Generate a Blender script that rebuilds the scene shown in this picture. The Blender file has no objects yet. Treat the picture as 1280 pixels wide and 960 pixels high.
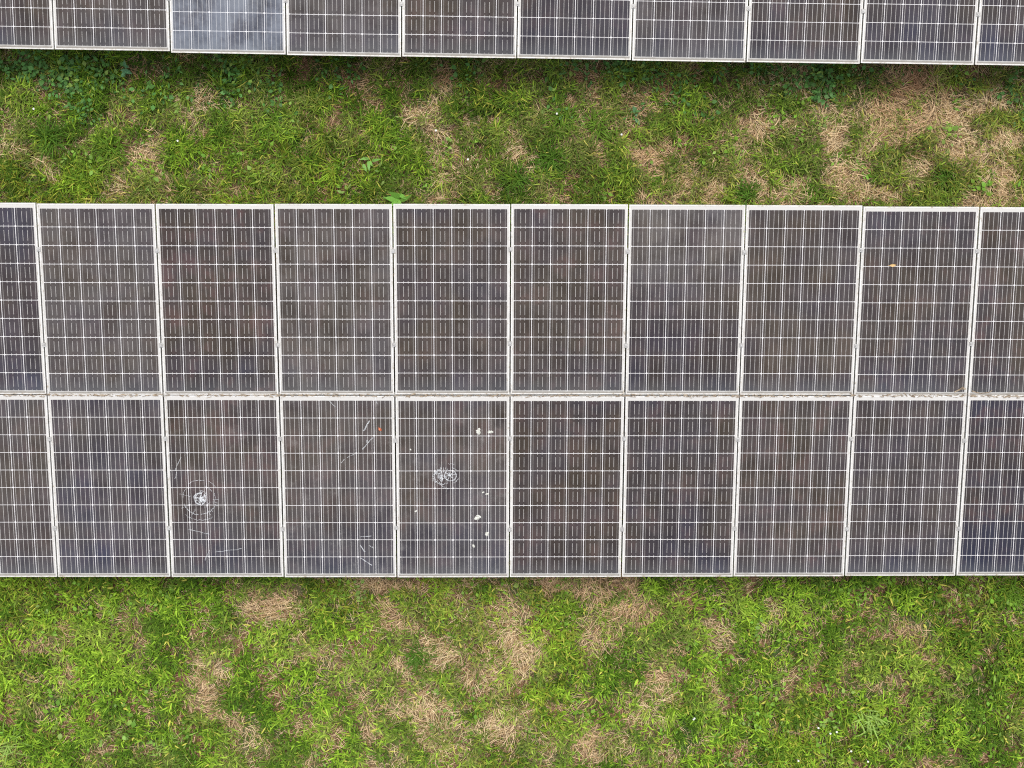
import bpy, math, random
import numpy as np
from mathutils import Matrix, Vector

random.seed(7)
rng = np.random.default_rng(11)
sc = bpy.context.scene
col = sc.collection

# ------------------------------------------------------------------ measures
EDGE = 0.62                      # height of an array's low edge above the ground
TILT = 0.1232
PITCH, PW, PL = 1.008, 0.996, 1.655
ROWGAP = 0.010
FOC = 1800.0
CAM = np.array([-0.2115, 2.6042, 12.7799 + EDGE])
RX, RY, RZ = 0.068077, 0.018046, -0.002172


def rot(a, b, c):
    ca, sa, cb, sb, cc, s_ = math.cos(a), math.sin(a), math.cos(b), math.sin(b), math.cos(c), math.sin(c)
    return (np.array([[1, 0, 0], [0, ca, -sa], [0, sa, ca]]) @ np.array([[cb, 0, sb], [0, 1, 0], [-sb, 0, cb]])
            @ np.array([[cc, -s_, 0], [s_, cc, 0], [0, 0, 1]]))


RCAM = rot(RX, RY, RZ)           # world to camera


def at(px, py, z=0.0):
    """photo reading (1280x960) to a point of the ground survey at height z"""
    d = RCAM.T @ np.array([(px - 640) / FOC, -(py - 480) / FOC, -1.0])
    t = (z - CAM[2]) / d[2]
    return CAM + t * d


# ------------------------------------------------------------------ helpers
def tag(o, label=None, cat=None, group=None, kind=None):
    if label: o['label'] = label
    if cat: o['category'] = cat
    if group: o['group'] = group
    if kind: o['kind'] = kind
    return o


def link(o, parent=None):
    col.objects.link(o)
    if parent is not None:
        o.parent = parent
    return o


def empty(name, mat):
    o = bpy.data.objects.new(name, None)
    o.empty_display_size = 0.1
    o.matrix_world = mat
    return link(o)


def mesh_np(name, V, F, mat, parent=None, colr=None, smooth=False):
    """V (n,3), F (m,4) quads -> one mesh object"""
    me = bpy.data.meshes.new(name)
    n, m = len(V), len(F)
    me.vertices.add(n)
    me.vertices.foreach_set('co', np.ascontiguousarray(V, dtype=np.float32).ravel())
    me.loops.add(m * 4)
    me.loops.foreach_set('vertex_index', np.ascontiguousarray(F, dtype=np.int32).ravel())
    me.polygons.add(m)
    me.polygons.foreach_set('loop_start', np.arange(0, m * 4, 4, dtype=np.int32))
    if colr is not None:
        a = me.color_attributes.new('tint', 'FLOAT_COLOR', 'POINT')
        c4 = np.ones((n, 4), dtype=np.float32)
        c4[:, :3] = colr
        a.data.foreach_set('color', c4.ravel())
    me.update(calc_edges=True)
    me.validate()
    if smooth:
        me.polygons.foreach_set('use_smooth', np.ones(len(me.polygons), dtype=bool))
    me.materials.append(mat)
    return link(bpy.data.objects.new(name, me), parent)


def mesh_py(name, V, F, mat, parent=None):
    me = bpy.data.meshes.new(name)
    me.from_pydata([tuple(v) for v in V], [], F)
    me.update()
    if mat: me.materials.append(mat)
    return link(bpy.data.objects.new(name, me), parent)


class MB:
    def __init__(s): s.v, s.f = [], []

    def box(s, x0, x1, y0, y1, z0, z1, M=None):
        b = len(s.v)
        for p in ((x0, y0, z0), (x1, y0, z0), (x1, y1, z0), (x0, y1, z0), (x0, y0, z1), (x1, y0, z1), (x1, y1, z1), (x0, y1, z1)):
            s.v.append(tuple(M @ Vector(p)) if M else p)
        for q in ((3, 2, 1, 0), (4, 5, 6, 7), (0, 1, 5, 4), (1, 2, 6, 5), (2, 3, 7, 6), (3, 0, 4, 7)):
            s.f.append([b + i for i in q])
        return s

    def cyl(s, x, y, z0, z1, r, n=10):
        b = len(s.v)
        for z in (z0, z1):
            for i in range(n):
                a = 2 * math.pi * i / n
                s.v.append((x + r * math.cos(a), y + r * math.sin(a), z))
        for i in range(n):
            j = (i + 1) % n
            s.f.append([b + i, b + j, b + n + j, b + n + i])
        s.f.append([b + n + i for i in range(n)])
        s.f.append([b + i for i in reversed(range(n))])
        return s

    def build(s, name, mat, parent=None): return mesh_py(name, s.v, s.f, mat, parent)


# smooth value noise over the ground
class Noise2:
    def __init__(s, seed): s.g = np.random.default_rng(seed).random((256, 256))

    def one(s, x, y):
        xi, yi = np.floor(x).astype(int), np.floor(y).astype(int)
        fx, fy = x - xi, y - yi
        fx, fy = fx * fx * (3 - 2 * fx), fy * fy * (3 - 2 * fy)
        g = s.g
        a, b = g[xi % 256, yi % 256], g[(xi + 1) % 256, yi % 256]
        c, d = g[xi % 256, (yi + 1) % 256], g[(xi + 1) % 256, (yi + 1) % 256]
        return (a * (1 - fx) + b * fx) * (1 - fy) + (c * (1 - fx) + d * fx) * fy

    def __call__(s, x, y, scale, octs=3):
        t, amp, tot = 0, 1.0, 0
        for o in range(octs):
            t = t + amp * s.one(x * scale * 2 ** o + 17.3 * o, y * scale * 2 ** o - 9.1 * o)
            tot += amp
            amp *= 0.5
        return t / tot


n_height, n_dry, n_hue, n_dens, n_ang = Noise2(1), Noise2(2), Noise2(3), Noise2(4), Noise2(5)


def gz(x, y):
    return (n_height(np.asarray(x, float), np.asarray(y, float), 1.3, 3) - 0.5) * 0.07


# ------------------------------------------------------------------ node helper
class NT:
    def __init__(s, name):
        s.mat = bpy.data.materials.new(name)
        s.mat.use_nodes = True
        s.t = s.mat.node_tree
        s.t.nodes.clear()
        s.out = s.t.nodes.new('ShaderNodeOutputMaterial')

    def put(s, sock, v):
        if isinstance(v, bpy.types.NodeSocket): s.t.links.new(v, sock)
        elif isinstance(v, (tuple, list)) and len(v) == 3 and sock.type == 'RGBA': sock.default_value = (*v, 1)
        else: sock.default_value = v

    def m(s, op, a, b=None, c=None, clamp=False):
        n = s.t.nodes.new('ShaderNodeMath')
        n.operation = op
        n.use_clamp = clamp
        for i, v in enumerate((a, b, c)):
            if v is not None: s.put(n.inputs[i], v)
        return n.outputs[0]

    def lt(s, a, b): return s.m('LESS_THAN', a, b)
    def gt(s, a, b): return s.m('GREATER_THAN', a, b)

    def ramp(s, v, a, b, lo=0.0, hi=1.0):
        n = s.t.nodes.new('ShaderNodeMapRange')
        n.interpolation_type = 'SMOOTHSTEP'
        for i, q in enumerate((v, a, b, lo, hi)): s.put(n.inputs[i], q)
        return n.outputs[0]

    def mix(s, f, a, b, mode='MIX'):
        n = s.t.nodes.new('ShaderNodeMix')
        n.data_type = 'RGBA'
        n.blend_type = mode
        s.put(n.inputs[0], f)
        s.put(n.inputs[6], a)
        s.put(n.inputs[7], b)
        return n.outputs[2]

    def noise(s, vec, scale, detail=3, rough=0.55, dim='3D', w=None):
        n = s.t.nodes.new('ShaderNodeTexNoise')
        n.noise_dimensions = dim
        s.put(n.inputs['Vector'], vec)
        if w is not None: s.put(n.inputs['W'], w)
        n.inputs['Scale'].default_value = scale
        n.inputs['Detail'].default_value = detail
        n.inputs['Roughness'].default_value = rough
        return n.outputs

    def white(s, x, y, w):
        n = s.t.nodes.new('ShaderNodeTexWhiteNoise')
        n.noise_dimensions = '4D'
        s.put(n.inputs['Vector'], s.vec(x, y, 0.0))
        s.put(n.inputs['W'], w)
        return n.outputs

    def vec(s, x, y, z):
        n = s.t.nodes.new('ShaderNodeCombineXYZ')
        for i, v in enumerate((x, y, z)): s.put(n.inputs[i], v)
        return n.outputs[0]

    def coords(s):
        n = s.t.nodes.new('ShaderNodeTexCoord')
        q = s.t.nodes.new('ShaderNodeSeparateXYZ')
        s.t.links.new(n.outputs['Object'], q.inputs[0])
        return n.outputs['Object'], q.outputs[0], q.outputs[1], q.outputs[2]

    def prop(s, name):
        n = s.t.nodes.new('ShaderNodeAttribute')
        n.attribute_type = 'OBJECT'
        n.attribute_name = name
        return n.outputs['Fac']

    def attr(s, name):
        n = s.t.nodes.new('ShaderNodeAttribute')
        n.attribute_name = name
        return n.outputs['Color']

    def principled(s, color, rough=0.5, metal=0.0, spec=0.5, **kw):
        n = s.t.nodes.new('ShaderNodeBsdfPrincipled')
        s.put(n.inputs['Base Color'], color)
        s.put(n.inputs['Roughness'], rough)
        s.put(n.inputs['Metallic'], metal)
        s.put(n.inputs['Specular IOR Level'], spec)
        for k, v in kw.items(): s.put(n.inputs[k.replace('_', ' ')], v)
        return n.outputs[0]

    def done(s, shader):
        s.t.links.new(shader, s.out.inputs[0])
        return s.mat


# ------------------------------------------------------------------ materials
MXM = 0.021                      # white margin left and right of the cells
CP = (PW - 2 * MXM) / 6
MYB = 0.030                      # margin below the cells
CPV = 0.1587


def glass_material():
    n = NT('cells under glass')
    obj, x, y, z = n.coords()
    rnd, tone, haze, dash, dirty, red, high, deep = (n.prop(k) for k in ('rnd', 'tone', 'haze', 'dash', 'dirty', 'red', 'high', 'deep'))
    wob = n.noise(obj, 90, 2, 0.6)[0]
    wob = n.m('MULTIPLY', n.m('SUBTRACT', wob, 0.5), 0.006)
    u = n.m('DIVIDE', n.m('SUBTRACT', x, MXM), CP)
    v = n.m('DIVIDE', n.m('SUBTRACT', y, MYB), CPV)
    cu, cv = n.m('FLOOR', u), n.m('FLOOR', v)
    du = n.m('ABSOLUTE', n.m('SUBTRACT', n.m('FRACT', u), 0.5))
    fu = n.m('FRACT', u)
    dv = n.m('ABSOLUTE', n.m('SUBTRACT', n.m('FRACT', v), 0.5))
    # inside the cell field
    ux, uy = n.m('ADD', u, wob), n.m('ADD', v, wob)
    ins = n.m('MULTIPLY', n.m('MULTIPLY', n.gt(ux, 0.02), n.lt(ux, 5.98)), n.m('MULTIPLY', n.gt(uy, 0.02), n.lt(uy, 9.98)))
    cell = n.m('MULTIPLY', n.m('MULTIPLY', n.lt(du, 0.5 - 0.0138), n.lt(dv, 0.5 - 0.0115)), n.lt(n.m('ADD', du, dv), 0.936))
    cell = n.m('MULTIPLY', cell, ins)
    # busbars: four to a cell
    bb = n.m('ABSOLUTE', n.m('SUBTRACT', n.m('FRACT', n.m('ADD', n.m('MULTIPLY', fu, 4.0), 0.0)), 0.5))
    bar = n.lt(bb, 0.036)
    inner = n.lt(du, 0.25)
    gapmask = n.m('MULTIPLY', n.gt(dv, 0.29), n.lt(dv, 0.415))
    gapmask = n.m('MULTIPLY', n.m('MULTIPLY', gapmask, inner), dash)
    faint = n.m('SUBTRACT', 1.0, n.m('MULTIPLY', n.m('MULTIPLY', n.m('SUBTRACT', 1.0, inner), dash), 0.45))
    bar = n.m('MULTIPLY', n.m('MULTIPLY', bar, n.m('SUBTRACT', 1.0, gapmask)), faint)
    # silicon colour: every cell a bit different, large soft drifts over the pane
    wn = n.white(cu, cv, n.m('MULTIPLY', rnd, 37.0))
    soft = n.noise(obj, 1.6, 3, 0.6, '4D', n.m('MULTIPLY', rnd, 91.0))
    soft2 = n.noise(obj, 4.5, 3, 0.65, '4D', n.m('ADD', 5.0, n.m('MULTIPLY', rnd, 53.0)))
    k = n.m('ADD', n.m('MULTIPLY', n.m('SUBTRACT', wn[0], 0.5), 0.26), n.m('MULTIPLY', n.m('SUBTRACT', soft[0], 0.5), 1.7))
    low = n.m('ADD', n.ramp(v, 2.6, 0.3, 0.0, 0.24), n.ramp(v, 9.0, 10.0, 0.0, 0.12))
    k = n.m('ADD', n.m('ADD', n.m('SUBTRACT', k, 0.10), low), tone, clamp=True)
    brown, navy = (0.037, 0.0275, 0.021), (0.018, 0.020, 0.038)
    c = n.mix(k, brown, navy)
    r_ = n.m('MULTIPLY', n.ramp(soft2[0], 0.48, 0.68), red)
    c = n.mix(r_, c, (0.054, 0.029, 0.027))
    vio = n.noise(obj, 2.7, 2, 0.5, '4D', n.m('ADD', 2.0, n.m('MULTIPLY', rnd, 67.0)))[0]
    c = n.mix(n.ramp(vio, 0.42, 0.66, 0.0, 0.4), c, (0.035, 0.026, 0.031))
    lum = n.m('ADD', n.ramp(soft2[0], 0.3, 0.7, 0.66, 1.14), n.m('MULTIPLY', wn[0], 0.22))
    c = n.mix(1.0, c, n.vec(lum, lum, lum), 'MULTIPLY')
    dk = n.m('MULTIPLY', deep, n.ramp(n.m('ADD', v, n.m('MULTIPLY', soft2[0], 2.5)), 5.2, 3.4))
    c = n.mix(dk, c, (0.012, 0.016, 0.034))
    edgecell = n.ramp(du, 0.36, 0.49, 0.0, 0.12)
    c = n.mix(edgecell, c, (0.02, 0.02, 0.025))
    c = n.mix(n.m('MULTIPLY', bar, 0.85), c, (0.45, 0.44, 0.42))
    c = n.mix(cell, n.mix(ins, (0.44, 0.43, 0.41), (0.60, 0.59, 0.59)), c)
    # dust: a thin even film, blotches, old drip runs, and a dried tide line along the low edge
    st = n.noise(n.vec(n.m('MULTIPLY', x, 22.0), n.m('MULTIPLY', y, 1.3), n.m('MULTIPLY', rnd, 40.0)), 1.0, 3, 0.6)[0]
    bl = n.noise(obj, 3.2, 5, 0.68, '4D', n.m('MULTIPLY', rnd, 71.0))[0]
    film = n.m('ADD', 0.004, n.m('MULTIPLY', haze, n.ramp(bl, 0.30, 0.62, 0.18, 1.0)))
    film = n.m('MULTIPLY', film, n.m('ADD', n.m('SUBTRACT', 1.0, high), n.m('MULTIPLY', high, n.ramp(v, 2.5, 10.0, 0.25, 2.2))))
    film = n.m('ADD', film, n.m('MULTIPLY', n.ramp(st, 0.45, 0.8), 0.03))
    smear = n.noise(obj, 7.0, 6, 0.75, '4D', n.m('MULTIPLY', rnd, 23.0))[0]
    film = n.m('ADD', film, n.m('MULTIPLY', dirty, n.ramp(smear, 0.52, 0.76, 0.0, 0.20)), clamp=True)
    c = n.mix(film, c, n.mix(n.m('MULTIPLY', haze, 4.0, clamp=True), (0.37, 0.33, 0.285), (0.35, 0.39, 0.45)))
    tl = n.noise(n.vec(n.m('MULTIPLY', x, 9.0), rnd, 0.0), 1.0, 4, 0.7)[0]
    lim = n.m('ADD', 0.016, n.m('MULTIPLY', tl, 0.034))
    dirt = n.ramp(y, lim, n.m('MULTIPLY', lim, 0.55), 0.0, 0.78)
    fade = n.ramp(y, 0.17, 0.03, 0.0, 0.22)
    dirtc = n.mix(n.noise(obj, 60, 3)[0], (0.11, 0.10, 0.085), (0.24, 0.215, 0.18))
    c = n.mix(fade, c, (0.11, 0.12, 0.125))
    c = n.mix(dirt, c, dirtc)
    side = n.m('MINIMUM', n.m('SUBTRACT', x, 0.011), n.m('SUBTRACT', PW - 0.011, x))
    sd = n.noise(n.vec(rnd, n.m('MULTIPLY', y, 14.0), n.m('MULTIPLY', x, 3.0)), 1.0, 4, 0.7)[0]
    c = n.mix(n.m('MULTIPLY', n.ramp(side, 0.013, 0.004), n.ramp(sd, 0.52, 0.66, 0.0, 0.6)), c, (0.22, 0.18, 0.13))
    rough = n.m('ADD', 0.16, n.m('MULTIPLY', film, 0.7), clamp=True)
    return n.done(n.principled(c, rough, 0.0, 0.09))


def frame_material():
    n = NT('aluminium frame')
    obj, x, y, z = n.coords()
    rnd = n.prop('rnd')
    a = n.noise(obj, 35, 4, 0.7, '4D', n.m('MULTIPLY', rnd, 31.0))[0]
    b = n.noise(obj, 7, 3, 0.7, '4D', n.m('MULTIPLY', rnd, 13.0))[0]
    c = n.mix(n.ramp(b, 0.3, 0.7), (0.57, 0.56, 0.54), (0.45, 0.44, 0.42))
    low = n.ramp(y, 0.05, 0.0, 0.0, 0.25)
    d = n.m('ADD', n.m('MULTIPLY', n.ramp(a, 0.52, 0.68), n.ramp(b, 0.36, 0.60, 0.15, 0.85)), n.m('MULTIPLY', low, n.ramp(a, 0.4, 0.6)), clamp=True)
    c = n.mix(d, c, (0.26, 0.21, 0.14))
    return n.done(n.principled(c, 0.45, 0.12, 0.5))


def plain(name, c1, c2, scale=20, rough=0.6, metal=0.0):
    n = NT(name)
    obj, x, y, z = n.coords()
    c = n.mix(n.ramp(n.noise(obj, scale, 4, 0.65)[0], 0.35, 0.65), c1, c2)
    return n.done(n.principled(c, rough, metal))


def foliage(name, trans=0.22, rough=0.6, spec=0.10):
    n = NT(name)
    c = n.attr('tint')
    p = n.principled(c, rough, 0.0, spec)
    t = n.t.nodes.new('ShaderNodeBsdfTranslucent')
    n.t.links.new(c, t.inputs[0])
    mx = n.t.nodes.new('ShaderNodeMixShader')
    mx.inputs[0].default_value = trans
    n.t.links.new(p, mx.inputs[1])
    n.t.links.new(t.outputs[0], mx.inputs[2])
    return n.done(mx.outputs[0])


def ground_material():
    n = NT('soil and thatch')
    obj, x, y, z = n.coords()
    a = n.noise(obj, 2.2, 5, 0.6)[0]
    sep = n.t.nodes.new('ShaderNodeSeparateColor')
    n.t.links.new(n.attr('tint'), sep.inputs[0])
    dr, far = sep.outputs[0], sep.outputs[1]
    b = n.noise(n.vec(n.m('MULTIPLY', x, 60.0), n.m('MULTIPLY', y, 90.0), 0.0), 1.0, 5, 0.7)[0]
    c = n.mix(n.ramp(b, 0.35, 0.7), (0.11, 0.058, 0.034), (0.33, 0.185, 0.11))
    g = n.mix(n.ramp(b, 0.35, 0.7), (0.035, 0.065, 0.018), (0.10, 0.15, 0.04))
    c = n.mix(n.m('MAXIMUM', n.ramp(a, 0.42, 0.58), n.m('MULTIPLY', far, n.ramp(a, 0.2, 0.45))), c, g)
    th = n.mix(n.ramp(b, 0.30, 0.68), (0.11, 0.075, 0.045), (0.36, 0.265, 0.17))
    c = n.mix(dr, c, th)
    bp = n.t.nodes.new('ShaderNodeBump')
    bp.inputs['Strength'].default_value = 0.8
    bp.inputs['Distance'].default_value = 0.03
    n.t.links.new(b, bp.inputs['Height'])
    return n.done(n.principled(c, 0.95, 0.0, 0.1, Normal=bp.outputs[0]))


def crack_material():
    n = NT('splintered glass')
    obj, x, y, z = n.coords()
    f = n.ramp(n.noise(obj, 140, 3, 0.7)[0], 0.35, 0.65, 0.12, 0.62)
    p = n.principled((0.74, 0.77, 0.79), 0.5)
    tr = n.t.nodes.new('ShaderNodeBsdfTransparent')
    mx = n.t.nodes.new('ShaderNodeMixShader')
    n.t.links.new(f, mx.inputs[0])
    n.t.links.new(tr.outputs[0], mx.inputs[1])
    n.t.links.new(p, mx.inputs[2])
    return n.done(mx.outputs[0])


M_GLASS, M_FRAME = glass_material(), frame_material()
M_ALU = plain('galvanised rail', (0.50, 0.50, 0.48), (0.36, 0.35, 0.33), 25, 0.5, 0.2)
M_CLAMP = plain('grey clamp', (0.40, 0.40, 0.39), (0.26, 0.25, 0.24), 60, 0.5, 0.2)
M_STEEL = plain('dull steel', (0.30, 0.30, 0.29), (0.20, 0.19, 0.18), 12, 0.6, 0.3)
M_GRASS, M_LEAF, M_STRAW = foliage('green blades'), foliage('broad leaves', 0.22, 0.5, 0.22), foliage('dead blades', 0.12, 0.8, 0.1)
M_GROUND, M_CRACK = ground_material(), crack_material()
M_DROP = plain('dried droppings', (0.58, 0.58, 0.53), (0.30, 0.30, 0.26), 90, 0.8)
M_ORANGE = plain('orange leaf', (0.50, 0.13, 0.045), (0.30, 0.07, 0.03), 90, 0.6)
M_YELLOW = plain('yellow leaf', (0.52, 0.35, 0.14), (0.40, 0.25, 0.10), 90, 0.6)
M_BITS = plain('brown litter', (0.12, 0.085, 0.055), (0.30, 0.24, 0.17), 40, 0.9)
M_PETAL = plain('white petals', (0.80, 0.80, 0.76), (0.7, 0.72, 0.66), 80, 0.6)

# ------------------------------------------------------------------ arrays
def array_matrix(x, y, yaw, roll):
    return (Matrix.Translation((x, y, EDGE)) @ Matrix.Rotation(yaw, 4, 'Z') @ Matrix.Rotation(-roll, 4, 'Y') @ Matrix.Rotation(TILT, 4, 'X'))


MAIN = array_matrix(0, 0, 0, 0)
BACK = array_matrix(0.0565, 4.5986, -0.011675, 0.002355)

LIP, DEP = 0.011, 0.035
fb = MB()
fb.box(0, LIP, 0, PL, -DEP, 0).box(PW - LIP, PW, 0, PL, -DEP, 0)
fb.box(LIP, PW - LIP, 0, LIP, -DEP, 0).box(LIP, PW - LIP, PL - LIP, PL, -DEP, 0)
proto_frame = fb.build('frame', M_FRAME)
gb = MB().box(LIP - 0.005, PW - LIP + 0.005, LIP - 0.005, PL - LIP + 0.005, -0.0065, -0.0014)
proto_glass = gb.build('glass', M_GLASS)
frame_me, glass_me = proto_frame.data, proto_glass.data
bpy.data.objects.remove(proto_frame)
bpy.data.objects.remove(proto_glass)

# (label, tone, haze, dash, dirty, red)
UP = [
 ('bluish solar panel cut off by the left photo edge, upper middle row', .50, .05, .9, 0, .2),
 ('greyish brown solar panel, second from the left in the upper middle row', .22, .10, 1, 0, .1),
 ('dark brown solar panel above the ring-cracked one, upper row of the middle array', .22, .04, 1, 0, .7),
 ('olive brown solar panel above the scratched one that carries the orange leaf', .15, .10, 1, 0, .2),
 ('brown solar panel directly above the star-shattered one, upper row of the middle array', .25, .05, 1, 0, .2),
 ('warm brown solar panel, sixth from the left in the upper row of the middle array', .12, .05, 1, 0, .5),
 ('solar panel with pale grey haze over its top, upper row of the middle array', .32, .07, .6, 0, .1),
 ('grey brown solar panel between the hazy-topped and the yellow-leaf panels', .28, .06, .35, 0, .1),
 ('dark solar panel with one small yellow leaf near its top, middle array', .36, .05, .5, 0, .3),
 ('reddish brown solar panel cut off by the right photo edge, upper middle row', .30, .05, .3, 0, .5)]
LO = [
 ('solar panel cut off by the left photo edge, lower row of the middle array', .30, .08, 0, .35, .2),
 ('bluish violet solar panel, second from the left in the lower row of the middle array', .54, .07, 0, .25, .2),
 ('cracked solar panel with a white impact spot inside a round ring crack', .25, .06, 0, .8, .5),
 ('scratched solar panel with white scrapes and one orange leaf near its top', .25, .08, 0, .9, .4),
 ('shattered solar panel with a white star impact and bird droppings on its right half', .28, .08, 0, .9, .4),
 ('brown dashed solar panel directly right of the star-shattered panel', .14, .03, 1, 0, .3),
 ('brown and grey solar panel, seventh from the left in the lower middle row', .30, .03, .9, 0, .3),
 ('brown solar panel, third from the right in the lower row of the middle array', .25, .05, .35, 0, .5),
 ('slightly bluish solar panel, second from the right in the lower row of the middle array', .45, .05, .5, 0, .1),
 ('dark navy cornered solar panel cut off by the right photo edge, lower middle row', .48, .02, .2, 0, .6)]
TP = [
 ('greyish solar panel in the top left photo corner, back array', .35, .05, .5, 0, .2),
 ('grey brown solar panel left of the bluish dusty one, back array', .25, .08, .9, 0, .2),
 ('dusty solar panel with a pale blue grey film, back array', .62, .33, .3, 0.25, 0),
 ('brownish grey solar panel directly right of the bluish dusty one, back array', .25, .10, .8, 0, .1),
 ('dull brown solar panel, fifth from the left in the back array', .25, .05, 1, 0, .3),
 ('dark solar panel with a few pale spots, sixth from the left in the back array', .38, .04, .2, .2, .3),
 ('grey solar panel, seventh from the left in the back array', .42, .09, .2, 0, .1),
 ('dark brown solar panel, third from the right in the back array', .38, .04, 0, 0, .3),
 ('dark bluish solar panel, second from the right in the back array', .58, .05, 0, 0, .1),
 ('dark bluish solar panel in the top right photo corner, back array', .6, .05, 0, 0, .1)]

PXM = 1 / 142.0
dU = [0.003, -0.003, -0.002, 0.001, 0.004, 0.006, 0.004, 0.003, -0.006, -0.008]
dL = [0.007, 0.006, 0.003, -0.004, -0.008, -0.007, -0.004, -0.001, 0.005, 0.008]
dT = [0.007, 0.008, -0.004, -0.008, -0.004, -0.002, -0.006, -0.003, 0.004, 0.006]
panels = {}


def panel(key, A, k, s0, spec, dy, group):
    label, tone, haze, dash, dirty, red = spec
    M = A @ Matrix.Translation((k * PITCH + (PITCH - PW) / 2 + random.uniform(-.0015, .0015), s0 + dy, random.uniform(-.0015, .0015)))
    root = empty('solar_panel', M)
    tag(root, label, 'solar panel', group)
    f = link(bpy.data.objects.new('frame', frame_me), root)
    g = link(bpy.data.objects.new('glass', glass_me), root)
    r = random.random()
    f['rnd'] = r
    for kk, vv in (('rnd', r), ('tone', tone), ('haze', haze), ('dash', dash), ('dirty', dirty), ('red', red)): g[kk] = float(vv)
    g['high'] = 1.0 if key == ('U', 6) else 0.0
    g['deep'] = {('L', 9): .65, ('L', 3): .35, ('L', 4): .3, ('L', 2): .25, ('T', 5): .3}.get(key, 0.0)
    panels[key] = (root, g, M)


for i, k in enumerate(range(-5, 5)):
    panel(('U', i), MAIN, k, PL + ROWGAP, UP[i], dU[i], 'solar panels of the middle array, upper row')
for i, k in enumerate(range(-5, 5)):
    panel(('L', i), MAIN, k, 0.0, LO[i], dL[i] * 0.6, 'solar panels of the middle array, lower row')
for i, k in enumerate(range(-5, 5)):
    panel(('T', i), BACK, k, 0.0, TP[i], dT[i], 'solar panels of the back array')


def on_panel(key, px, py):
    """photo reading to the pane's own x, y"""
    M = panels[key][2]
    d = Vector(RCAM.T @ np.array([(px - 640) / FOC, -(py - 480) / FOC, -1.0]))
    Mi = M.inverted()
    o, dd = Mi @ Vector(CAM), Mi.to_3x3() @ d
    t = -o.z / dd.z
    p = o + dd * t
    return p.x, p.y


def rack(A, nrows, label):
    root = empty('mounting_rack', A @ Matrix.Translation((0, 0, -DEP - 0.002)))
    tag(root, label, 'rack')
    top = nrows * PL + (nrows - 1) * ROWGAP
    b = MB()
    rails = []
    for r in range(nrows):
        for s in (0.27, 0.765):
            rails.append(r * (PL + ROWGAP) + s * PL)
    for y in rails: MB().box(-5.03 * PITCH, 5.03 * PITCH, y - .02, y + .02, -.045, 0).build('purlin', M_ALU, root)
    if nrows == 2:
        MB().box(-5.03 * PITCH, 5.03 * PITCH, PL - .015, PL + .025, -.022, 0).build('gap_rail', M_ALU, root)
    inv = A.inverted()
    for x in (-4.4, -2.2, 0.05, 2.25, 4.45):
        MB().box(x - .03, x + .03, .15, top - .15, -.125, -.0455).build('rafter', M_STEEL, root)
        for y in (.35, top - .35):
            p = A @ Vector((x, y, -.16))
            q = inv @ Vector((p.x, p.y, -.3))
            MB().box(x - .04, x + .04, y - .04, y + .04, q.z, -.1255).build('post', M_STEEL, root)
    for y in rails:
        for k in range(-4, 5):
            c = MB()
            x = k * PITCH + random.uniform(-.002, .002)
            yy = y + random.uniform(-.012, .012)
            z0 = DEP + .0045
            c.box(x - .0165, x + .0165, yy - .018, yy + .018, z0, z0 + .005)
            c.cyl(x, yy, z0 + .005, z0 + .012, .008, 8)
            c.box(x - .004, x + .004, yy - .014, yy + .014, 0.001, z0)
            c.build('clamp', M_CLAMP, root)


rack(MAIN, 2, 'grey metal rack with small clamps holding the middle array of two panel rows')
rack(BACK, 1, 'grey metal rack with small clamps holding the back array at the top edge')


# ---- cracks, scratches: lines on the panes
def ribbon(mb, pts, w, z):
    b = len(mb.v)
    n = len(pts)
    for i, (x, y) in enumerate(pts):
        x0, y0 = pts[max(0, i - 1)]
        x1, y1 = pts[min(n - 1, i + 1)]
        dx, dy = x1 - x0, y1 - y0
        l = math.hypot(dx, dy) or 1
        ww = w * random.uniform(.55, 1.3) / 2
        mb.v += [(x - dy / l * ww, y + dx / l * ww, z), (x + dy / l * ww, y - dx / l * ww, z)]
    for i in range(n - 1): mb.f.append([b + 2 * i, b + 2 * i + 1, b + 2 * i + 3, b + 2 * i + 2])


def arc(mb, cx, cy, r, a0, a1, w, z, jit=.04, sq=1.0):
    n = max(4, int(abs(a1 - a0) * r / .008))
    ribbon(mb, [(cx + r * (1 + random.uniform(-jit, jit)) * math.cos(a0 + (a1 - a0) * i / n),
                 cy + sq * r * (1 + random.uniform(-jit, jit)) * math.sin(a0 + (a1 - a0) * i / n)) for i in range(n + 1)], w, z)


def ray(mb, cx, cy, r0, r1, a, w, z):
    n = 5
    ribbon(mb, [(cx + (r0 + (r1 - r0) * i / n) * math.cos(a) + random.uniform(-.002, .002),
                 cy + (r0 + (r1 - r0) * i / n) * math.sin(a) + random.uniform(-.002, .002)) for i in range(n + 1)], w, z)


R = math.radians
z = [-0.0010]


def zz():
    z[0] += 0.00001
    return z[0]


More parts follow.
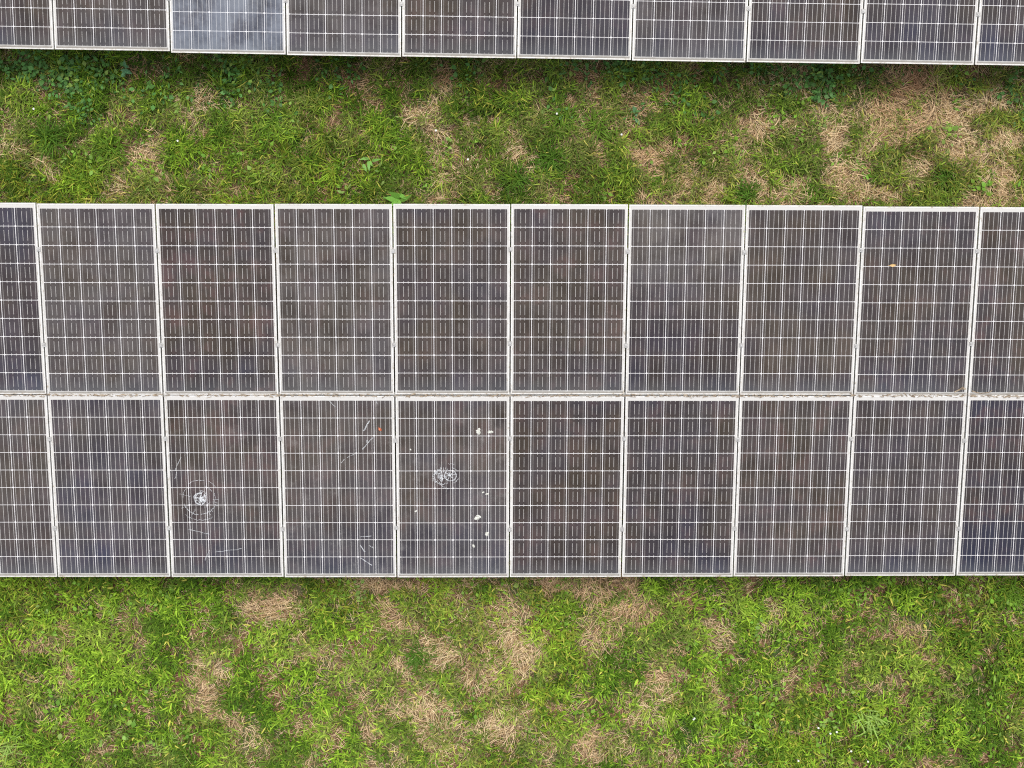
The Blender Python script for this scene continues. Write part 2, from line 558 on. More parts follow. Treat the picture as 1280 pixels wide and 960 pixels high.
# impact with an outer ring
root, g, M = panels[('L', 2)]
cx, cy = on_panel(('L', 2), 251, 624)
mb = MB()
for i in range(14):
    r, a0 = random.uniform(.014, .07), random.uniform(0, 6.28)
    arc(mb, cx + random.uniform(-.01, .01), cy + random.uniform(-.01, .01), r, a0, a0 + random.uniform(.7, 2.2), random.uniform(.003, .008), zz(), .09)
for i in range(24): ray(mb, cx, cy, random.uniform(.0, .02), random.uniform(.025, .08), random.uniform(0, 6.28), random.uniform(.003, .006), zz())
for i in range(5): ribbon(mb, [(cx + .010 + random.uniform(-.02, .02), cy + random.uniform(-.03, .02)) for _ in range(2)], .014, zz())
for a0, a1, r, w in ((200, 262, .158, .005), (272, 338, .150, .0045), (30, 62, .170, .0035), (74, 128, .162, .004), (146, 181, .148, .003), (-18, 20, .128, .0035), (28, 66, .118, .003), (228, 300, .205, .003)):
    arc(mb, cx - .004 + random.uniform(-.006, .006), cy + .012, r, R(a0), R(a1), w, zz(), .025)
for i in range(8):
    a = random.uniform(0, 6.28)
    ray(mb, cx, cy, random.uniform(.09, .13), random.uniform(.15, .2), a, .003, zz())
o = mb.build('impact_crack', M_CRACK, g)
o['label'] = 'white impact spot inside a wide ring crack'
mb = MB()
for (x0, y0, x1, y1) in ((219, 588, 226, 571), (221, 590, 219, 598), (270, 690, 302, 686), (256, 700, 262, 688), (236, 662, 262, 668)):
    p, q = on_panel(('L', 2), x0, y0), on_panel(('L', 2), x1, y1)
    ribbon(mb, [(p[0] + (q[0] - p[0]) * t + random.uniform(-.004, .004), p[1] + (q[1] - p[1]) * t + random.uniform(-.004, .004)) for t in (0, .25, .5, .75, 1)], .0045, zz())
    mb.build('scratch', M_CRACK, g)
    mb = MB()

# star shatter
root, g, M = panels[('L', 4)]
cx, cy = on_panel(('L', 4), 562, 594)
mb = MB()
for i in range(6):
    a0 = random.uniform(0, 6.28)
    arc(mb, cx + .006, cy + random.uniform(-.005, .005), random.uniform(.046, .058), a0, a0 + random.uniform(.8, 1.9), random.uniform(.004, .008), zz(), .04)
for a0, a1, r in ((-70, -20, .074), (35, 80, .070), (70, 100, .105), (215, 262, .125)): arc(mb, cx + .008, cy, r, R(a0), R(a1), .0035, zz(), .05)
for i in range(7): ray(mb, cx, cy, .0, random.uniform(.025, .06), i * .9 + random.uniform(-.3, .3), random.uniform(.004, .009), zz())
ribbon(mb, [(cx - .01, cy + .006), (cx + .012, cy - .008)], .012, zz())
c2x, c2y = cx - .058, cy - .004
for i in range(15):
    a0 = R(random.uniform(80, 250))
    arc(mb, c2x + random.uniform(-.012, .012), c2y + random.uniform(-.02, .02), random.uniform(.012, .085), a0, a0 + random.uniform(.5, 1.5), random.uniform(.003, .006), zz(), .16)
for i in range(26):
    a = random.uniform(R(60), R(300))
    r0 = random.uniform(.0, .06)
    ray(mb, c2x, c2y, r0, r0 + random.uniform(.02, .05), a + random.uniform(-.9, .9), random.uniform(.003, .006), zz())
o = mb.build('impact_crack', M_CRACK, g)
o['label'] = 'white star shaped shatter mark with a small ring'

# scrapes
root, g, M = panels[('L', 3)]
mb = MB()
for (x0, y0, x1, y1, w) in ((454, 539, 462, 526, .011), (453, 562, 466, 547, .010), (458, 553, 459, 550, .012), (450, 671, 464, 670, .008), (450, 681, 456, 690, .010),
                            (462, 682, 467, 685, .007), (450, 697, 465, 707, .009), (468, 492, 471, 504, .008), (427, 579, 430, 574, .007), (434, 572, 446, 566, .004), (411, 500, 419, 509, .006)):
    p, q = on_panel(('L', 3), x0, y0), on_panel(('L', 3), x1, y1)
    ribbon(mb, [(p[0] + (q[0] - p[0]) * t + random.uniform(-.003, .003), p[1] + (q[1] - p[1]) * t + random.uniform(-.003, .003)) for t in (0, .2, .4, .6, .8, 1)], w * .75, zz())
    mb.build('scratch', M_CRACK, g)
    mb = MB()


# ---- things lying on the panes
def blob(name, mat, key, px, py, r, label, cat, group=None, lobes=1, sq=1.0):
    x, y = on_panel(key, px, py)
    M = panels[key][2] @ Matrix.Translation((x, y, -0.0012))
    V, F = [], []
    for l in range(lobes):
        ox, oy = (0, 0) if l == 0 else (random.uniform(-1, 1) * r * 1.1, random.uniform(-1, 1) * r * 1.1)
        rr = r * (1 if l == 0 else random.uniform(.35, .6))
        b = len(V)
        n = 12
        V.append((ox, oy, rr * .18 + .0008 * l))
        ph = random.uniform(0, 6)
        for ring, (fr, fz) in enumerate(((.6, .15), (1.0, 0.0))):
            for i in range(n):
                a = 2 * math.pi * i / n
                q = rr * fr * (1 + .3 * math.sin(2 * a + ph) + .15 * math.sin(5 * a + ph * 2) + random.uniform(-.1, .1))
                V.append((ox + q * math.cos(a), oy + sq * q * math.sin(a), rr * fz))
        for i in range(n):
            j = (i + 1) % n
            F.append([b, b + 1 + i, b + 1 + j])
            F.append([b + 1 + i, b + 1 + n + i, b + 1 + n + j, b + 1 + j])
    o = mesh_py(name, V, F, mat)
    o.matrix_world = M
    return tag(o, label, cat, group)


drops = [(598, 540, .024, 'white bird dropping high on the shattered panel, left one of a close pair', 2),
         (613, 540, .020, 'white bird dropping high on the shattered panel, right one of a close pair', 1),
         (604, 615.5, .010, 'small white dropping right of the star impact, upper left of two specks', 1),
         (609, 617.5, .012, 'small white dropping right of the star impact, lower right of two specks', 1),
         (597, 647, .026, 'large triangular white dropping below the star impact on the shattered panel', 3),
         (609, 667.5, .020, 'rounded white dropping near the shattered panel low right, with a spot beside', 2),
         (592, 682.5, .014, 'small cream dropping lowest on the shattered panel', 1),
         (513, 562, .009, 'tiny pale dropping at the shattered panel left side, above the impact', 1),
         (520, 639, .011, 'dull grey dropping at the shattered panel left side, below the impact', 1)]
for px, py, r, lab, lob in drops: blob('bird_dropping', M_DROP, ('L', 4), px, py, r, lab, 'dropping', 'bird droppings on the shattered panel', lob, .8)


def fallen_leaf(mat, key, px, py, L, W, ang, label):
    x, y = on_panel(key, px, py)
    M = panels[key][2] @ Matrix.Translation((x, y, 0.0)) @ Matrix.Rotation(ang, 4, 'Z')
    prof = [.06, .08, .55, .95, 1, .8, .4, .05]
    V, F = [], []
    n = len(prof)
    for i, p in enumerate(prof):
        t = i / (n - 1)
        for s in (-1, 0, 1):
            V.append(((t - .5) * L, s * p * W / 2, .002 + .010 * math.sin(t * 3.1) + (.006 * p if s else 0)))
    for i in range(n - 1):
        for s in (0, 1): F.append([3 * i + s, 3 * i + 3 + s, 3 * i + 4 + s, 3 * i + 1 + s])
    o = mesh_py('fallen_leaf', V, F, mat)
    o.matrix_world = M
    return tag(o, label, 'leaf')


fallen_leaf(M_ORANGE, ('L', 3), 475, 536, .045, .024, R(-45), 'small curled orange leaf lying on the scratched panel')
fallen_leaf(M_YELLOW, ('U', 8), 1115, 331.5, .075, .024, R(4), 'small yellow leaf lying near the top of a dark panel')

# curled straw caught at the joint on the right, and litter in the gap between the rows
mb = MB()
for pts in ([(1193, 490), (1197, 488), (1202, 486), (1207, 486)], [(1199, 487), (1203, 484.5), (1205, 484)]):
    ribbon(mb, [on_panel(('U', 8), *p) for p in pts], .010, .003)
o = mb.build('straw_wisp', M_BITS)
o.matrix_world = panels[('U', 8)][2]
tag(o, 'short brown straw wisp at the joint, left of the seam', 'straw')
mb = MB()
ribbon(mb, [on_panel(('U', 9), *p) for p in ((1215, 488.5), (1220, 490.5), (1226, 491.5), (1232, 491), (1237, 490), (1240, 488))], .009, .003)
o = mb.build('straw_wisp', M_STRAW if False else M_BITS)
o.matrix_world = panels[('U', 9)][2]
tag(o, 'curved pale straw wisp at the joint, right of the seam', 'straw')

mb = MB()
for i in range(700):
    cxx = random.choice([-4.4, -3.5, -3.4, -2.3, -1.6, -.8, -.4, .35, 1.2, 2.0, 2.4, 3.3, 4.3, 4.6])
    x = cxx + random.gauss(0, .32) if i % 3 else random.uniform(-5, 5)
    if abs(x) > 5: continue
    y = PL + random.gauss(.003, .0055)
    l = random.uniform(.008, .05)
    a = random.gauss(0, .25)
    ribbon(mb, [(x - l / 2 * math.cos(a), y - l / 2 * math.sin(a)), (x, y + random.uniform(-.002, .002)), (x + l / 2 * math.cos(a), y + l / 2 * math.sin(a))], random.uniform(.003, .007), .0025 + random.uniform(0, .004))
o = mb.build('leaf_litter', M_BITS)
o.matrix_world = MAIN
tag(o, 'brown dry leaf litter caught in the gap between the two panel rows', 'litter', kind='stuff')

# ------------------------------------------------------------------ ground
def axis(lo, hi, step, far):
    a = list(np.arange(lo, hi + 1e-6, step))
    d = step
    x = hi
    while x < far:
        d *= 1.5
        x += d
        a.append(x)
    d, x = step, lo
    while x > -far:
        d *= 1.5
        x -= d
        a.insert(0, x)
    return np.array(a)


gx, gy = axis(-8, 8, .08, 220), axis(-5, 8, .08, 220)
X, Y = np.meshgrid(gx, gy)
Z = gz(X, Y)
nx, ny = len(gx), len(gy)
I = np.arange(nx * ny).reshape(ny, nx)
F = np.stack([I[:-1, :-1], I[:-1, 1:], I[1:, 1:], I[1:, :-1]], -1).reshape(-1, 4)
# ------------------------------------------------------------------ vegetation
def blades(base, az, L, W, th0, th1, colr, prof, bend=None, twist=None):
    N, K = len(az), len(prof)
    ns = K - 1
    V = np.zeros((N, K, 2, 3))
    p = np.array(base, float).copy()
    bend = np.zeros(N) if bend is None else bend
    twist = np.zeros(N) if twist is None else twist
    for k in range(K):
        a = az + bend * (k / ns)
        sx, sy = -np.sin(a), np.cos(a)
        w = W * prof[k] * 0.5
        off = np.stack([sx * w * np.cos(twist), sy * w * np.cos(twist), w * np.sin(twist)], -1)
        V[:, k, 0], V[:, k, 1] = p - off, p + off
        if k < ns:
            th = th0 + (th1 - th0) * ((k + .5) / ns)
            st = L / ns
            p = p + np.stack([st * np.sin(th) * np.cos(a), st * np.sin(th) * np.sin(a), st * np.cos(th)], -1)
    b = (np.arange(N) * K * 2)[:, None]
    k = np.arange(ns)[None, :] * 2
    F = np.stack([b + k, b + k + 1, b + k + 3, b + k + 2], -1).reshape(-1, 4)
    C = np.repeat(colr[:, None, :], K * 2, 1).reshape(-1, 3)
    return V.reshape(-1, 3), F, C


class Soup:
    def __init__(s): s.V, s.F, s.C, s.n = [], [], [], 0

    def add(s, V, F, C):
        s.V.append(V)
        s.F.append(F + s.n)
        s.C.append(C)
        s.n += len(V)

    def build(s, name, mat):
        return mesh_np(name, np.concatenate(s.V), np.concatenate(s.F), mat, colr=np.concatenate(s.C))


# patches of dead grass as read off the photo: x, y, half width, half height, strength
PATCH = [(345, 755, 34, 24, 1), (262, 842, 18, 30, 1), (258, 878, 24, 22, .9), (76, 838, 12, 34, .9), (372, 812, 30, 18, .9), (165, 782, 22, 24, .7),
         (130, 753, 20, 10, .6), (480, 728, 44, 12, .8), (505, 772, 36, 16, .8), (545, 812, 44, 18, .9), (640, 785, 26, 44, .9), (655, 815, 22, 26, 1),
         (610, 848, 32, 34, .9), (632, 900, 34, 22, .9), (535, 880, 22, 34, .8), (552, 925, 26, 24, .8), (735, 728, 70, 16, 1), (790, 765, 36, 26, 1),
         (745, 790, 22, 30, .8), (832, 845, 16, 30, .8), (830, 876, 22, 20, .9), (918, 742, 22, 34, .8), (965, 772, 28, 18, .8), (1000, 760, 30, 18, .6),
         (1070, 795, 22, 24, .7), (1140, 798, 34, 22, .9), (1168, 832, 26, 20, .8), (985, 850, 22, 26, .8), (760, 938, 34, 14, .9), (700, 935, 30, 18, .5),
         (20, 945, 25, 14, .6), (150, 905, 22, 14, .6), (400, 905, 30, 22, .6), (1190, 745, 24, 14, .6), (330, 935, 30, 16, .5), (60, 885, 22, 12, .5),
         (20, 186, 24, 12, .9), (55, 206, 18, 10, .9), (190, 190, 22, 12, .8), (225, 145, 36, 12, .7), (310, 160, 16, 18, .6), (345, 220, 28, 14, .6),
         (265, 235, 32, 10, .7), (155, 142, 18, 12, .6), (525, 158, 20, 14, .8), (640, 165, 22, 16, .7), (678, 155, 14, 22, .7), (805, 192, 20, 22, .9),
         (845, 240, 14, 18, .9), (885, 236, 26, 16, .9), (955, 162, 36, 16, .8), (980, 242, 26, 14, .9), (1042, 168, 26, 10, .9), (1058, 222, 26, 18, 1),
         (1095, 135, 18, 18, .9), (1110, 175, 36, 20, .9), (1165, 160, 34, 22, .9), (1200, 185, 30, 14, .7), (1250, 168, 24, 20, .9), (1135, 105, 26, 18, .8),
         (1180, 115, 18, 14, .6), (1232, 130, 32, 8, .8), (1245, 215, 20, 12, .7), (680, 240, 12, 14, .7), (585, 165, 22, 12, .5), (1145, 215, 20, 14, .7),
         (735, 105, 14, 18, .6), (940, 110, 20, 8, .5), (505, 235, 24, 10, .5), (1110, 245, 40, 8, .7), (440, 170, 26, 12, .5)]
PW_ = []
for px, py, hw, hh, s in PATCH:
    c = at(px, py, .04)
    if px > 880 and py > 700: s *= .74
    PW_.append((c[0], c[1], hw / 142., hh / 142., s, random.uniform(0, 2 * math.pi)))
# reddish bare ground below the back array's low edge
BARE = [(165, 92, 26, 18), (390, 84, 22, 16), (440, 92, 30, 14), (500, 108, 26, 14), (560, 100, 30, 14), (720, 96, 26, 18), (1100, 112, 36, 14), (1190, 112, 22, 14),
        (900, 100, 30, 10), (280, 95, 26, 14), (340, 92, 22, 12), (475, 118, 20, 12), (620, 108, 26, 12), (660, 92, 20, 10), (840, 108, 26, 12), (1145, 100, 26, 14), (1215, 95, 22, 12), (1050, 118, 18, 10), (395, 108, 20, 14)]
BW = [(at(a, b, 0)[0], at(a, b, 0)[1], c / 142., d / 142.) for a, b, c, d in BARE]


def dryness(x, y):
    D = np.zeros_like(x)
    wob = (n_dry(x, y, 6.0, 3) - .5) * 1.5
    wx, wy = (n_ang(x, y, 5, 2) - .5) * .25, (n_dens(x, y, 5, 2) - .5) * .25
    for cx, cy, hw, hh, s, a in PW_:
        d = np.sqrt(((x + wx - cx) / hw) ** 2 + ((y + wy - cy) / hh) ** 2)
        D = np.maximum(D, (s if s > .75 else s * .8) * np.clip((1.62 - d + wob) * .9, 0, 1))
    bg = np.clip((n_dry(x + 40, y, 3.1, 4) - .49) * 2.6, 0, .5)
    back = ((y > 2.5) * np.clip(.05 + (x + .5) * .055, .02, .30)) + (y < 1) * np.clip(.08 - np.abs(x + .6) * .055, -.14, .08)
    return np.clip(np.maximum(D, bg) + back, 0, 1)


def bareness(x, y):
    D = np.zeros_like(x)
    wob = (n_dry(x - 20, y, 7.0, 3) - .5)
    for cx, cy, hw, hh in BW:
        d = np.sqrt(((x - cx) / hw) ** 2 + ((y - cy) / hh) ** 2)
        D = np.maximum(D, np.clip(1.4 - d + wob, 0, 1))
    return D


BRIGHT, MID, DEEP, OLIVE, YEL = (np.array(c) for c in ((.270, .430, .034), (.142, .262, .020), (.058, .122, .010), (.245, .240, .030), (.42, .41, .07)))
STRAW, PINK, BROWN, TAN = (np.array(c) for c in ((.68, .52, .31), (.62, .42, .25), (.22, .12, .055), (.44, .31, .15)))


def green_colour(x, y):
    N = len(x)
    h = .51 + (n_hue(x, y, 1.3, 3) - .5) * .40 + (n_hue(x + 33, y - 12, 5.5, 2) - .5) * .42 + rng.normal(0, .12, N)
    back = y > 2.5
    h = h - np.where(back, .065, 0)
    w = np.clip((h - .38) / .26, 0, 1)[:, None]
    c = DEEP * (1 - w) + MID * w
    w2 = np.clip((h - .52) / .2, 0, 1)[:, None]
    c = c * (1 - w2) + BRIGHT * w2
    q = (rng.random(N) + (n_hue(x + 60, y, .7, 2) - .5) * .9 + np.where(back, .10, 0))
    wo = np.clip((q - .72) * 2.0, 0, .85)[:, None]
    c = c * (1 - wo) + OLIVE * wo
    s = (rng.random(N) < .035)[:, None]
    c = np.where(s, YEL, c)
    yl = (dryness(x, y) * rng.random(N) * .9)[:, None]
    c = c * (1 - yl) + np.array((.36, .31, .12)) * yl
    return c * rng.uniform(.62, 1.32, (N, 1)) * np.where(back, .97, 1.0)[:, None]


def straw_colour(x, y):
    N = len(x)
    r = rng.random((N, 1))
    p = np.clip((n_hue(x + 90, y + 30, 1.4, 2) - .35) * 3, 0, 1)[:, None]
    c = STRAW * (1 - p) + PINK * p
    c = c * (r < .55) + TAN * ((r >= .55) & (r < .80)) + BROWN * (r >= .80)
    red = bareness(x, y)[:, None]
    c = c * (1 - .6 * red) + np.array((.34, .16, .085)) * .6 * red
    return c * rng.uniform(.75, 1.2, (N, 1))


xr, yr = X.ravel(), Y.ravel()
dist = np.maximum(np.abs(xr) - 6.4, np.maximum(yr - 5.6, -3.2 - yr))
far_ = np.clip(dist / 1.2, 0, 1)
GC = np.stack([dryness(xr, yr) * (1 - .8 * bareness(xr, yr)) * (1 - far_), far_, far_ * 0], -1)
gr = mesh_np('ground', np.stack([X, Y, Z], -1).reshape(-1, 3), F, M_GROUND, colr=GC, smooth=True)
tag(gr, 'bare soil and thatch under the grass', 'ground', kind='structure')

GP = [.75, 1.0, .72, .04]
LP = [.12, .78, 1.0, .82, .40, .03]


def sample(n, x0, x1, y0, y1): return rng.uniform(x0, x1, n), rng.uniform(y0, y1, n)


grass, dead = Soup(), Soup()


def under(y): return ((y > .35) & (y < 3.05)) | (y > 4.95)


def sward(n, x0, x1, y0, y1, big=1.0):
    """short broad blades everywhere"""
    x, y = sample(n, x0, x1, y0, y1)
    D, B = dryness(x, y), bareness(x, y)
    keep = rng.random(n) < (1 - .88 * D) * (1 - .86 * B) * np.clip((n_dens(x, y, 7.5, 2) - .36) * 4.0, .22, 1.25) * np.where(under(y), .25, 1)
    x, y = x[keep], y[keep]
    N = len(x)
    back = y > 2.5
    L = rng.uniform(.048, .112, N) * np.where(back, 1.05, 1.0) * big
    W = rng.uniform(.006, .0155, N) * np.where(back, .75, 1.0) * big
    az = rng.uniform(0, 2 * math.pi, N)
    lift = rng.uniform(0, .03, N) + np.clip((n_dens(x, y, 7.5, 2) - .40) * .26, 0, .085)
    th0, th1 = rng.uniform(.35, 1.1, N), rng.uniform(1.1, 1.95, N)
    cc, bend, tw = green_colour(x, y), rng.normal(0, .35, N), rng.normal(0, .35, N)
    leafy = rng.random(N) < np.where(back, .15, .50)
    base = np.stack([x, y, gz(x, y) + lift - .005], -1)
    for m, pf, fl, fw in ((leafy, [.40, 1.0, .80, .05], .88, 1.3), (~leafy, GP, 1.0, 1.0)):
        grass.add(*blades(base[m], az[m], L[m] * fl, W[m] * fw, th0[m], th1[m], cc[m], pf, bend[m], tw[m]))


def tufts(n, x0, x1, y0, y1):
    """clumps of longer blades that fan out from one foot"""
    x, y = sample(n, x0, x1, y0, y1)
    D = dryness(x, y)
    keep = rng.random(n) < (1 - .85 * D) * np.where(under(y), .2, 1)
    x, y = x[keep], y[keep]
    for cx, cy in zip(x, y):
        N = int(rng.integers(14, 46))
        s = rng.uniform(.6, 1.25) * (1.12 if cy > 2.5 else .9)
        bx, by = cx + rng.normal(0, .025, N), cy + rng.normal(0, .025, N)
        lean = rng.uniform(0, 2 * math.pi)
        az = rng.uniform(0, 2 * math.pi, N)
        az = np.where(rng.random(N) < .35, lean + rng.normal(0, .5, N), az)
        L = rng.uniform(.09, .20, N) * s
        W = rng.uniform(.005, .0105, N)
        cc = green_colour(np.full(N, cx), np.full(N, cy)) * rng.uniform(.62, 1.3)
        grass.add(*blades(np.stack([bx, by, gz(bx, by) + .004], -1), az, L, W, rng.uniform(.15, .8, N), rng.uniform(1.2, 1.85, N), cc, GP, rng.normal(0, .3, N), rng.normal(0, .3, N)))


def straw(n, x0, x1, y0, y1, floor=.20, big=1.0):
    """dead blades lying flat, combed one way within a patch"""
    x, y = sample(n, x0, x1, y0, y1)
    D = dryness(x, y)
    keep = rng.random(n) < (floor + D * D * (1.2 - floor)) * np.where(under(y), .35, 1)
    x, y, D = x[keep], y[keep], D[keep]
    N = len(x)
    a = n_ang(x, y, 1.9, 2) * 4 * math.pi
    az = a + rng.normal(0, .55, N) + np.where(rng.random(N) < .25, rng.uniform(0, 6.28, N), 0)
    L = rng.uniform(.05, .16, N) * big
    W = rng.uniform(.0017, .0044, N) * big
    up = rng.uniform(.002, .035, N) + D * rng.uniform(0, .075, N)
    dead.add(*blades(np.stack([x, y, gz(x, y) + up], -1), az, L, W, rng.uniform(1.25, 1.65, N), rng.uniform(1.45, 1.85, N), straw_colour(x, y), GP, rng.normal(0, .45, N), rng.normal(0, .2, N)))


FRONT, REAR = (-6.2, 6.2, -3.1, .55), (-6.2, 6.2, 2.95, 5.45)
sward(215000, *FRONT)
sward(165000, *REAR)
tufts(850, *FRONT)
tufts(900, *REAR)
straw(215000, *FRONT)
straw(175000, *REAR)
for box in ((-9.5, -6.2, -6, 8.5), (6.2, 9.5, -6, 8.5), (-6.2, 6.2, -6, -3.1), (-6.2, 6.2, 5.45, 8.5), (-6.2, 6.2, .55, 2.95)):
    ar = (box[1] - box[0]) * (box[3] - box[2])
    sward(int(ar * 700), *box, big=1.5)
    straw(int(ar * 250), *box, big=1.4)

# low broad-leaved weeds, thick under the back array's edge
weeds = Soup()


def rosette(soup, cx, cy, n, lmin, lmax, wr, colr, hgt, petiole=True, flat=0.0):
    az = rng.uniform(0, 2 * math.pi, n)
    hh = rng.uniform(.25, 1.0, n) * hgt
    rr = rng.uniform(.15, 1.0, n) * hgt * .85
    z0 = float(gz(cx, cy))
    tipx, tipy = cx + rr * np.cos(az), cy + rr * np.sin(az)
    L = rng.uniform(lmin, lmax, n)
    c = np.array(colr)[None, :] * rng.uniform(.7, 1.35, (n, 1)) * rng.uniform(.92, 1.08, (n, 3))
    if petiole:
        ln = np.sqrt(rr ** 2 + hh ** 2)
        th = np.arctan2(rr, hh)
        soup.add(*blades(np.stack([np.full(n, cx), np.full(n, cy), np.full(n, z0)], -1), az, ln, np.full(n, .004), th, th, c * .8, [1, 1]))
    soup.add(*blades(np.stack([tipx, tipy, z0 + hh], -1), az + rng.normal(0, .7, n), L, L * wr * rng.uniform(.85, 1.1, n), rng.uniform(.9, 1.4, n) + flat, rng.uniform(1.4, 1.95, n), c, LP, rng.normal(0, .15, n), rng.normal(0, .3, n)))


WC = [(70, 92, 62, 20, 60), (110, 100, 30, 22, 24), (30, 85, 30, 12, 18), (180, 120, 30, 18, 14), (90, 135, 36, 14, 12), (205, 95, 14, 26, 8), (290, 85, 34, 16, 22), (315, 110, 24, 22, 20),
      (250, 120, 40, 12, 8), (430, 90, 30, 10, 10), (600, 88, 34, 10, 10), (700, 86, 26, 10, 12), (780, 88, 50, 14, 26), (800, 92, 30, 16, 12), (860, 92, 40, 12, 12), (985, 92, 34, 16, 26), (1025, 100, 26, 26, 26),
      (960, 140, 22, 14, 12), (1005, 160, 20, 16, 10), (1090, 88, 40, 10, 10), (1268, 110, 18, 16, 14), (1230, 92, 40, 10, 6), (860, 130, 36, 16, 10), (900, 185, 30, 18, 10), (520, 200, 60, 30, 10), (690, 120, 40, 16, 8),
      (110, 215, 60, 22, 16), (220, 215, 50, 22, 14), (330, 200, 60, 30, 14), (430, 225, 40, 18, 8), (1230, 235, 40, 12, 10), (1190, 165, 16, 10, 6), (1090, 215, 20, 10, 6), (380, 130, 60, 20, 10), (760, 215, 60, 25, 10),
      (60, 760, 60, 24, 18), (160, 745, 60, 18, 18), (240, 745, 40, 14, 14), (570, 745, 50, 18, 10), (690, 765, 30, 14, 8), (560, 880, 30, 24, 10), (1060, 740, 40, 16, 14), (1160, 745, 50, 16, 12), (1250, 740, 30, 16, 10), (920, 790, 60, 24, 10),
      (1000, 905, 160, 50, 40), (120, 900, 120, 50, 24), (680, 735, 40, 12, 8), (420, 740, 40, 12, 10), (900, 830, 60, 40, 12), (1200, 880, 80, 60, 26)]
for px, py, hw, hh, n in WC:
    for j in range(n if n > 20 else int(n * .7)):
        q = at(px + rng.normal(0, hw * .6), py + rng.normal(0, hh * .6), .05)
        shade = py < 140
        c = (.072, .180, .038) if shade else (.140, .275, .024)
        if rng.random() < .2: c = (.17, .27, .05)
        big = rng.uniform(.75, 1.15)
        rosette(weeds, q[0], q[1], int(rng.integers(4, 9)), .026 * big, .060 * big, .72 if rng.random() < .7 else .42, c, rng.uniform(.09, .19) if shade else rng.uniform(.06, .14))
for j in range(1100):
    x, y = (rng.uniform(-6, 6), rng.uniform(-3, -.05)) if j % 2 else (rng.uniform(-6, 6), rng.uniform(3.3, 4.9))
    rosette(weeds, x, y, int(rng.integers(3, 7)), .022, .045, .55, (.14, .265, .028), rng.uniform(.03, .09))

tag(grass.build('grass', M_GRASS), 'mixed green grass growing between and below the panel arrays', 'grass', kind='stuff')
tag(dead.build('dry_grass', M_STRAW), 'straw coloured dead grass lying in patches on the lawn', 'dry grass', kind='stuff')
tag(weeds.build('weeds', M_LEAF), 'low round leaved weeds among the grass and below the back array', 'weeds', kind='stuff')


# ---- plants that stand out one by one
def plant(name, px, py, label, cat, colr, n, L, W, th0, th1, spread=.03, prof=GP, mat=None, group=None, lift=.02, var=.15):
    q = at(px, py, .08)
    N = n
    s = Soup()
    bx, by = rng.normal(0, spread, N), rng.normal(0, spread, N)
    cc = np.array(colr)[None, :] * rng.uniform(1 - var, 1 + var, (N, 1)) * rng.uniform(.95, 1.05, (N, 3))
    s.add(*blades(np.stack([bx, by, np.full(N, lift)], -1), rng.uniform(0, 2 * math.pi, N), rng.uniform(L * .6, L * 1.1, N), rng.uniform(W * .7, W * 1.15, N),
                  rng.uniform(th0[0], th0[1], N), rng.uniform(th1[0], th1[1], N), cc, prof, rng.normal(0, .3, N), rng.normal(0, .3, N)))
    o = s.build(name, mat or M_GRASS)
    o.location = (q[0], q[1], float(gz(q[0], q[1])))
    return tag(o, label, cat, group)


plant('spiky_weed', 1086, 902, 'pale green spiky weed with narrow star-like leaves in the lower right grass', 'weed', (.25, .38, .08), 46, .17, .014, (.3, 1.2), (1.2, 1.8), .05, GP, lift=.05)
plant('spiky_weed', 1106, 918, 'pale yellowish weed beside the star-like one, drooping towards the lower right', 'weed', (.25, .38, .08), 26, .13, .013, (.5, 1.3), (1.3, 2.0), .04, GP, lift=.05)
plant('feathery_weed', 216, 938, 'pale feathery weed with curling leaves near the bottom left', 'weed', (.25, .38, .08), 60, .16, .010, (.4, 1.2), (1.2, 2.0), .08, GP, lift=.04)
plant('feathery_weed', 8, 930, 'pale bluish grass plant at the bottom left photo edge', 'weed', (.25, .38, .08), 34, .26, .011, (.4, 1.1), (1.2, 1.8), .05, GP, lift=.04)
plant('broadleaf_plant', 499, 250, 'bright broad-leaved plant peeking over the middle array top edge', 'plant', (.15, .33, .05), 8, .15, .05, (.7, 1.2), (1.1, 1.6), .02, LP, M_LEAF, lift=.12)
plant('broadleaf_plant', 458, 201, 'light green upright leaf plant alone in the grass between the arrays', 'plant', (.17, .34, .07), 5, .11, .032, (.6, 1.2), (1.1, 1.6), .02, LP, M_LEAF, lift=.08)
plant('broadleaf_plant', 157, 88, 'blue green oval-leaved plant by the bare soil under the back array', 'plant', (.10, .24, .11), 12, .075, .034, (.7, 1.3), (1.2, 1.7), .02, LP, M_LEAF, lift=.10)
plant('broadleaf_plant', 795, 143, 'small blue green broad leaf plant right of the leafy tuft, between the arrays', 'plant', (.10, .23, .09), 5, .08, .034, (.8, 1.3), (1.2, 1.7), .02, LP, M_LEAF, lift=.06)
TU = [(688, 198, 'dense dark green grass tuft in the middle of the gap between arrays', 110, .21), (646, 222, 'dark grass tuft left below the densest one between arrays', 80, .18),
      (706, 148, 'wide leafy grass tuft above the densest one, near the back array', 70, .20), (747, 155, 'upright grass tuft right of the wide leafy one between arrays', 70, .20),
      (935, 242, 'dark green tuft against the middle array top edge, right of centre', 90, .16), (1185, 222, 'tall dark tuft among dead patches at the upper right', 90, .20),
      (1020, 240, 'green tuft right of a dead patch at the middle array top edge', 60, .15), (820, 228, 'small dark tuft left of the dead patch at the array edge', 60, .15),
      (345, 150, 'long-bladed fanning tuft between arrays, left of centre', 70, .24), (60, 170, 'long-bladed tuft with arching leaves at the upper left', 90, .26),
      (140, 185, 'loose fanning tuft right of the arching one at the upper left', 60, .22), (520, 820, 'dark upright tuft left of the central straw patch below the array', 80, .20),
      (1265, 745, 'dark arching tuft below the middle array at the right edge', 60, .22), (325, 225, 'short dense tuft above the middle array, left third', 60, .16)]
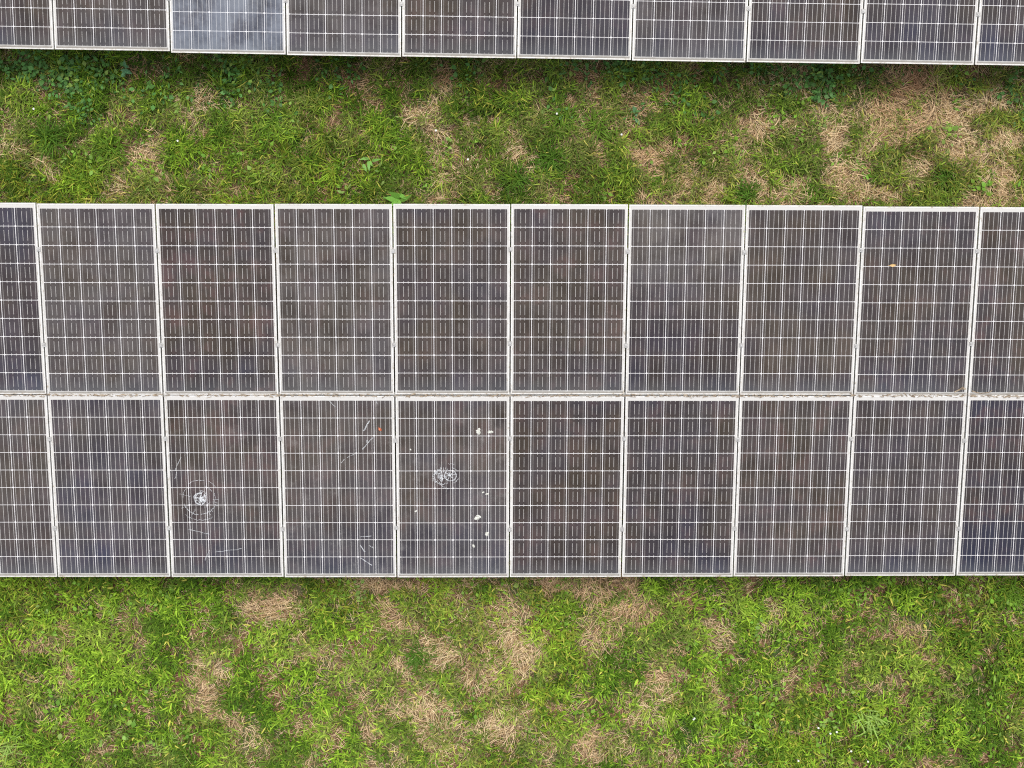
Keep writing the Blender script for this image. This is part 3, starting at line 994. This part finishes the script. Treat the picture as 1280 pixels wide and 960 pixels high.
for px, py, lab, n, L in TU:
    plant('grass_tuft', px, py, lab, 'grass tuft', (.072, .150, .017) if n > 70 else (.110, .205, .022), n, L, .011, (.15, .9), (1.2, 1.8), .04, GP, None, 'dark grass tufts standing out of the sward', .02, .3)

# tiny white flowers
for px, py in ((1023, 910), (1038, 917), (1046, 915), (1064, 939), (1085, 952), (998, 951), (867, 899), (42, 136), (222, 176), (545, 163), (696, 142), (777, 168), (585, 199), (868, 898)):
    q = at(px, py, .13)
    V, F = [], []
    n = 7
    for i in range(n):
        a = 2 * math.pi * i / n
        b = len(V)
        r = .011
        V += [(0, 0, .004), (r * .7 * math.cos(a - .35), r * .7 * math.sin(a - .35), .007), (r * math.cos(a), r * math.sin(a), .009), (r * .7 * math.cos(a + .35), r * .7 * math.sin(a + .35), .007)]
        F.append([b, b + 1, b + 2, b + 3])
    b = len(V)
    V += [(-.0015, 0, 0.003), (.0015, 0, 0.003), (.0015, .001, -.12), (-.0015, .001, -.12)]
    F.append([b, b + 1, b + 2, b + 3])
    o = mesh_py('small_flower', V, F, M_PETAL)
    o.location = (q[0], q[1], .125)
    tag(o, 'tiny white flower head standing in the green grass', 'flower', 'tiny white flowers scattered in the grass')

# ------------------------------------------------------------------ camera
cam = bpy.data.cameras.new('camera')
cam.sensor_width = 36
cam.lens = FOC / 1280 * 36
cam.clip_end = 1000
co = bpy.data.objects.new('camera', cam)
m3 = Matrix(RCAM.T.tolist())
co.matrix_world = Matrix.Translation(CAM.tolist()) @ m3.to_4x4()
col.objects.link(co)
sc.camera = co

# ------------------------------------------------------------------ light: bright overcast
SUN_EL, SUN_AZ = R(69), R(10)
w = bpy.data.worlds.new('World')
sc.world = w
w.use_nodes = True
nt = w.node_tree
nt.nodes.clear()
sky = nt.nodes.new('ShaderNodeTexSky')
sky.sky_type = 'NISHITA'
sky.sun_disc = False
sky.sun_elevation = SUN_EL
sky.sun_rotation = SUN_AZ
sky.air_density = 1.0
sky.dust_density = 3.0
hs = nt.nodes.new('ShaderNodeHueSaturation')
hs.inputs['Saturation'].default_value = 0.30
bg = nt.nodes.new('ShaderNodeBackground')
bg.inputs['Strength'].default_value = 0.14
ow = nt.nodes.new('ShaderNodeOutputWorld')
nt.links.new(sky.outputs[0], hs.inputs['Color'])
nt.links.new(hs.outputs[0], bg.inputs[0])
nt.links.new(bg.outputs[0], ow.inputs[0])
sl = bpy.data.lights.new('sun', 'SUN')
sl.energy = 1.3
sl.angle = R(30)
sl.color = (1.0, .96, .90)
so = bpy.data.objects.new('sun', sl)
d = Vector((math.sin(SUN_AZ) * math.cos(SUN_EL), math.cos(SUN_AZ) * math.cos(SUN_EL), math.sin(SUN_EL)))
so.rotation_euler = d.to_track_quat('Z', 'Y').to_euler()
so.location = d * 30
col.objects.link(so)

vs = sc.view_settings
vs.view_transform = 'Standard'
vs.look = 'None'
vs.gamma = 1
vs.use_curve_mapping = False
vs.exposure = 0.92
sc.cycles.max_bounces = 6
sc.cycles.filter_width = 1.15
sc.cycles.use_denoising = False
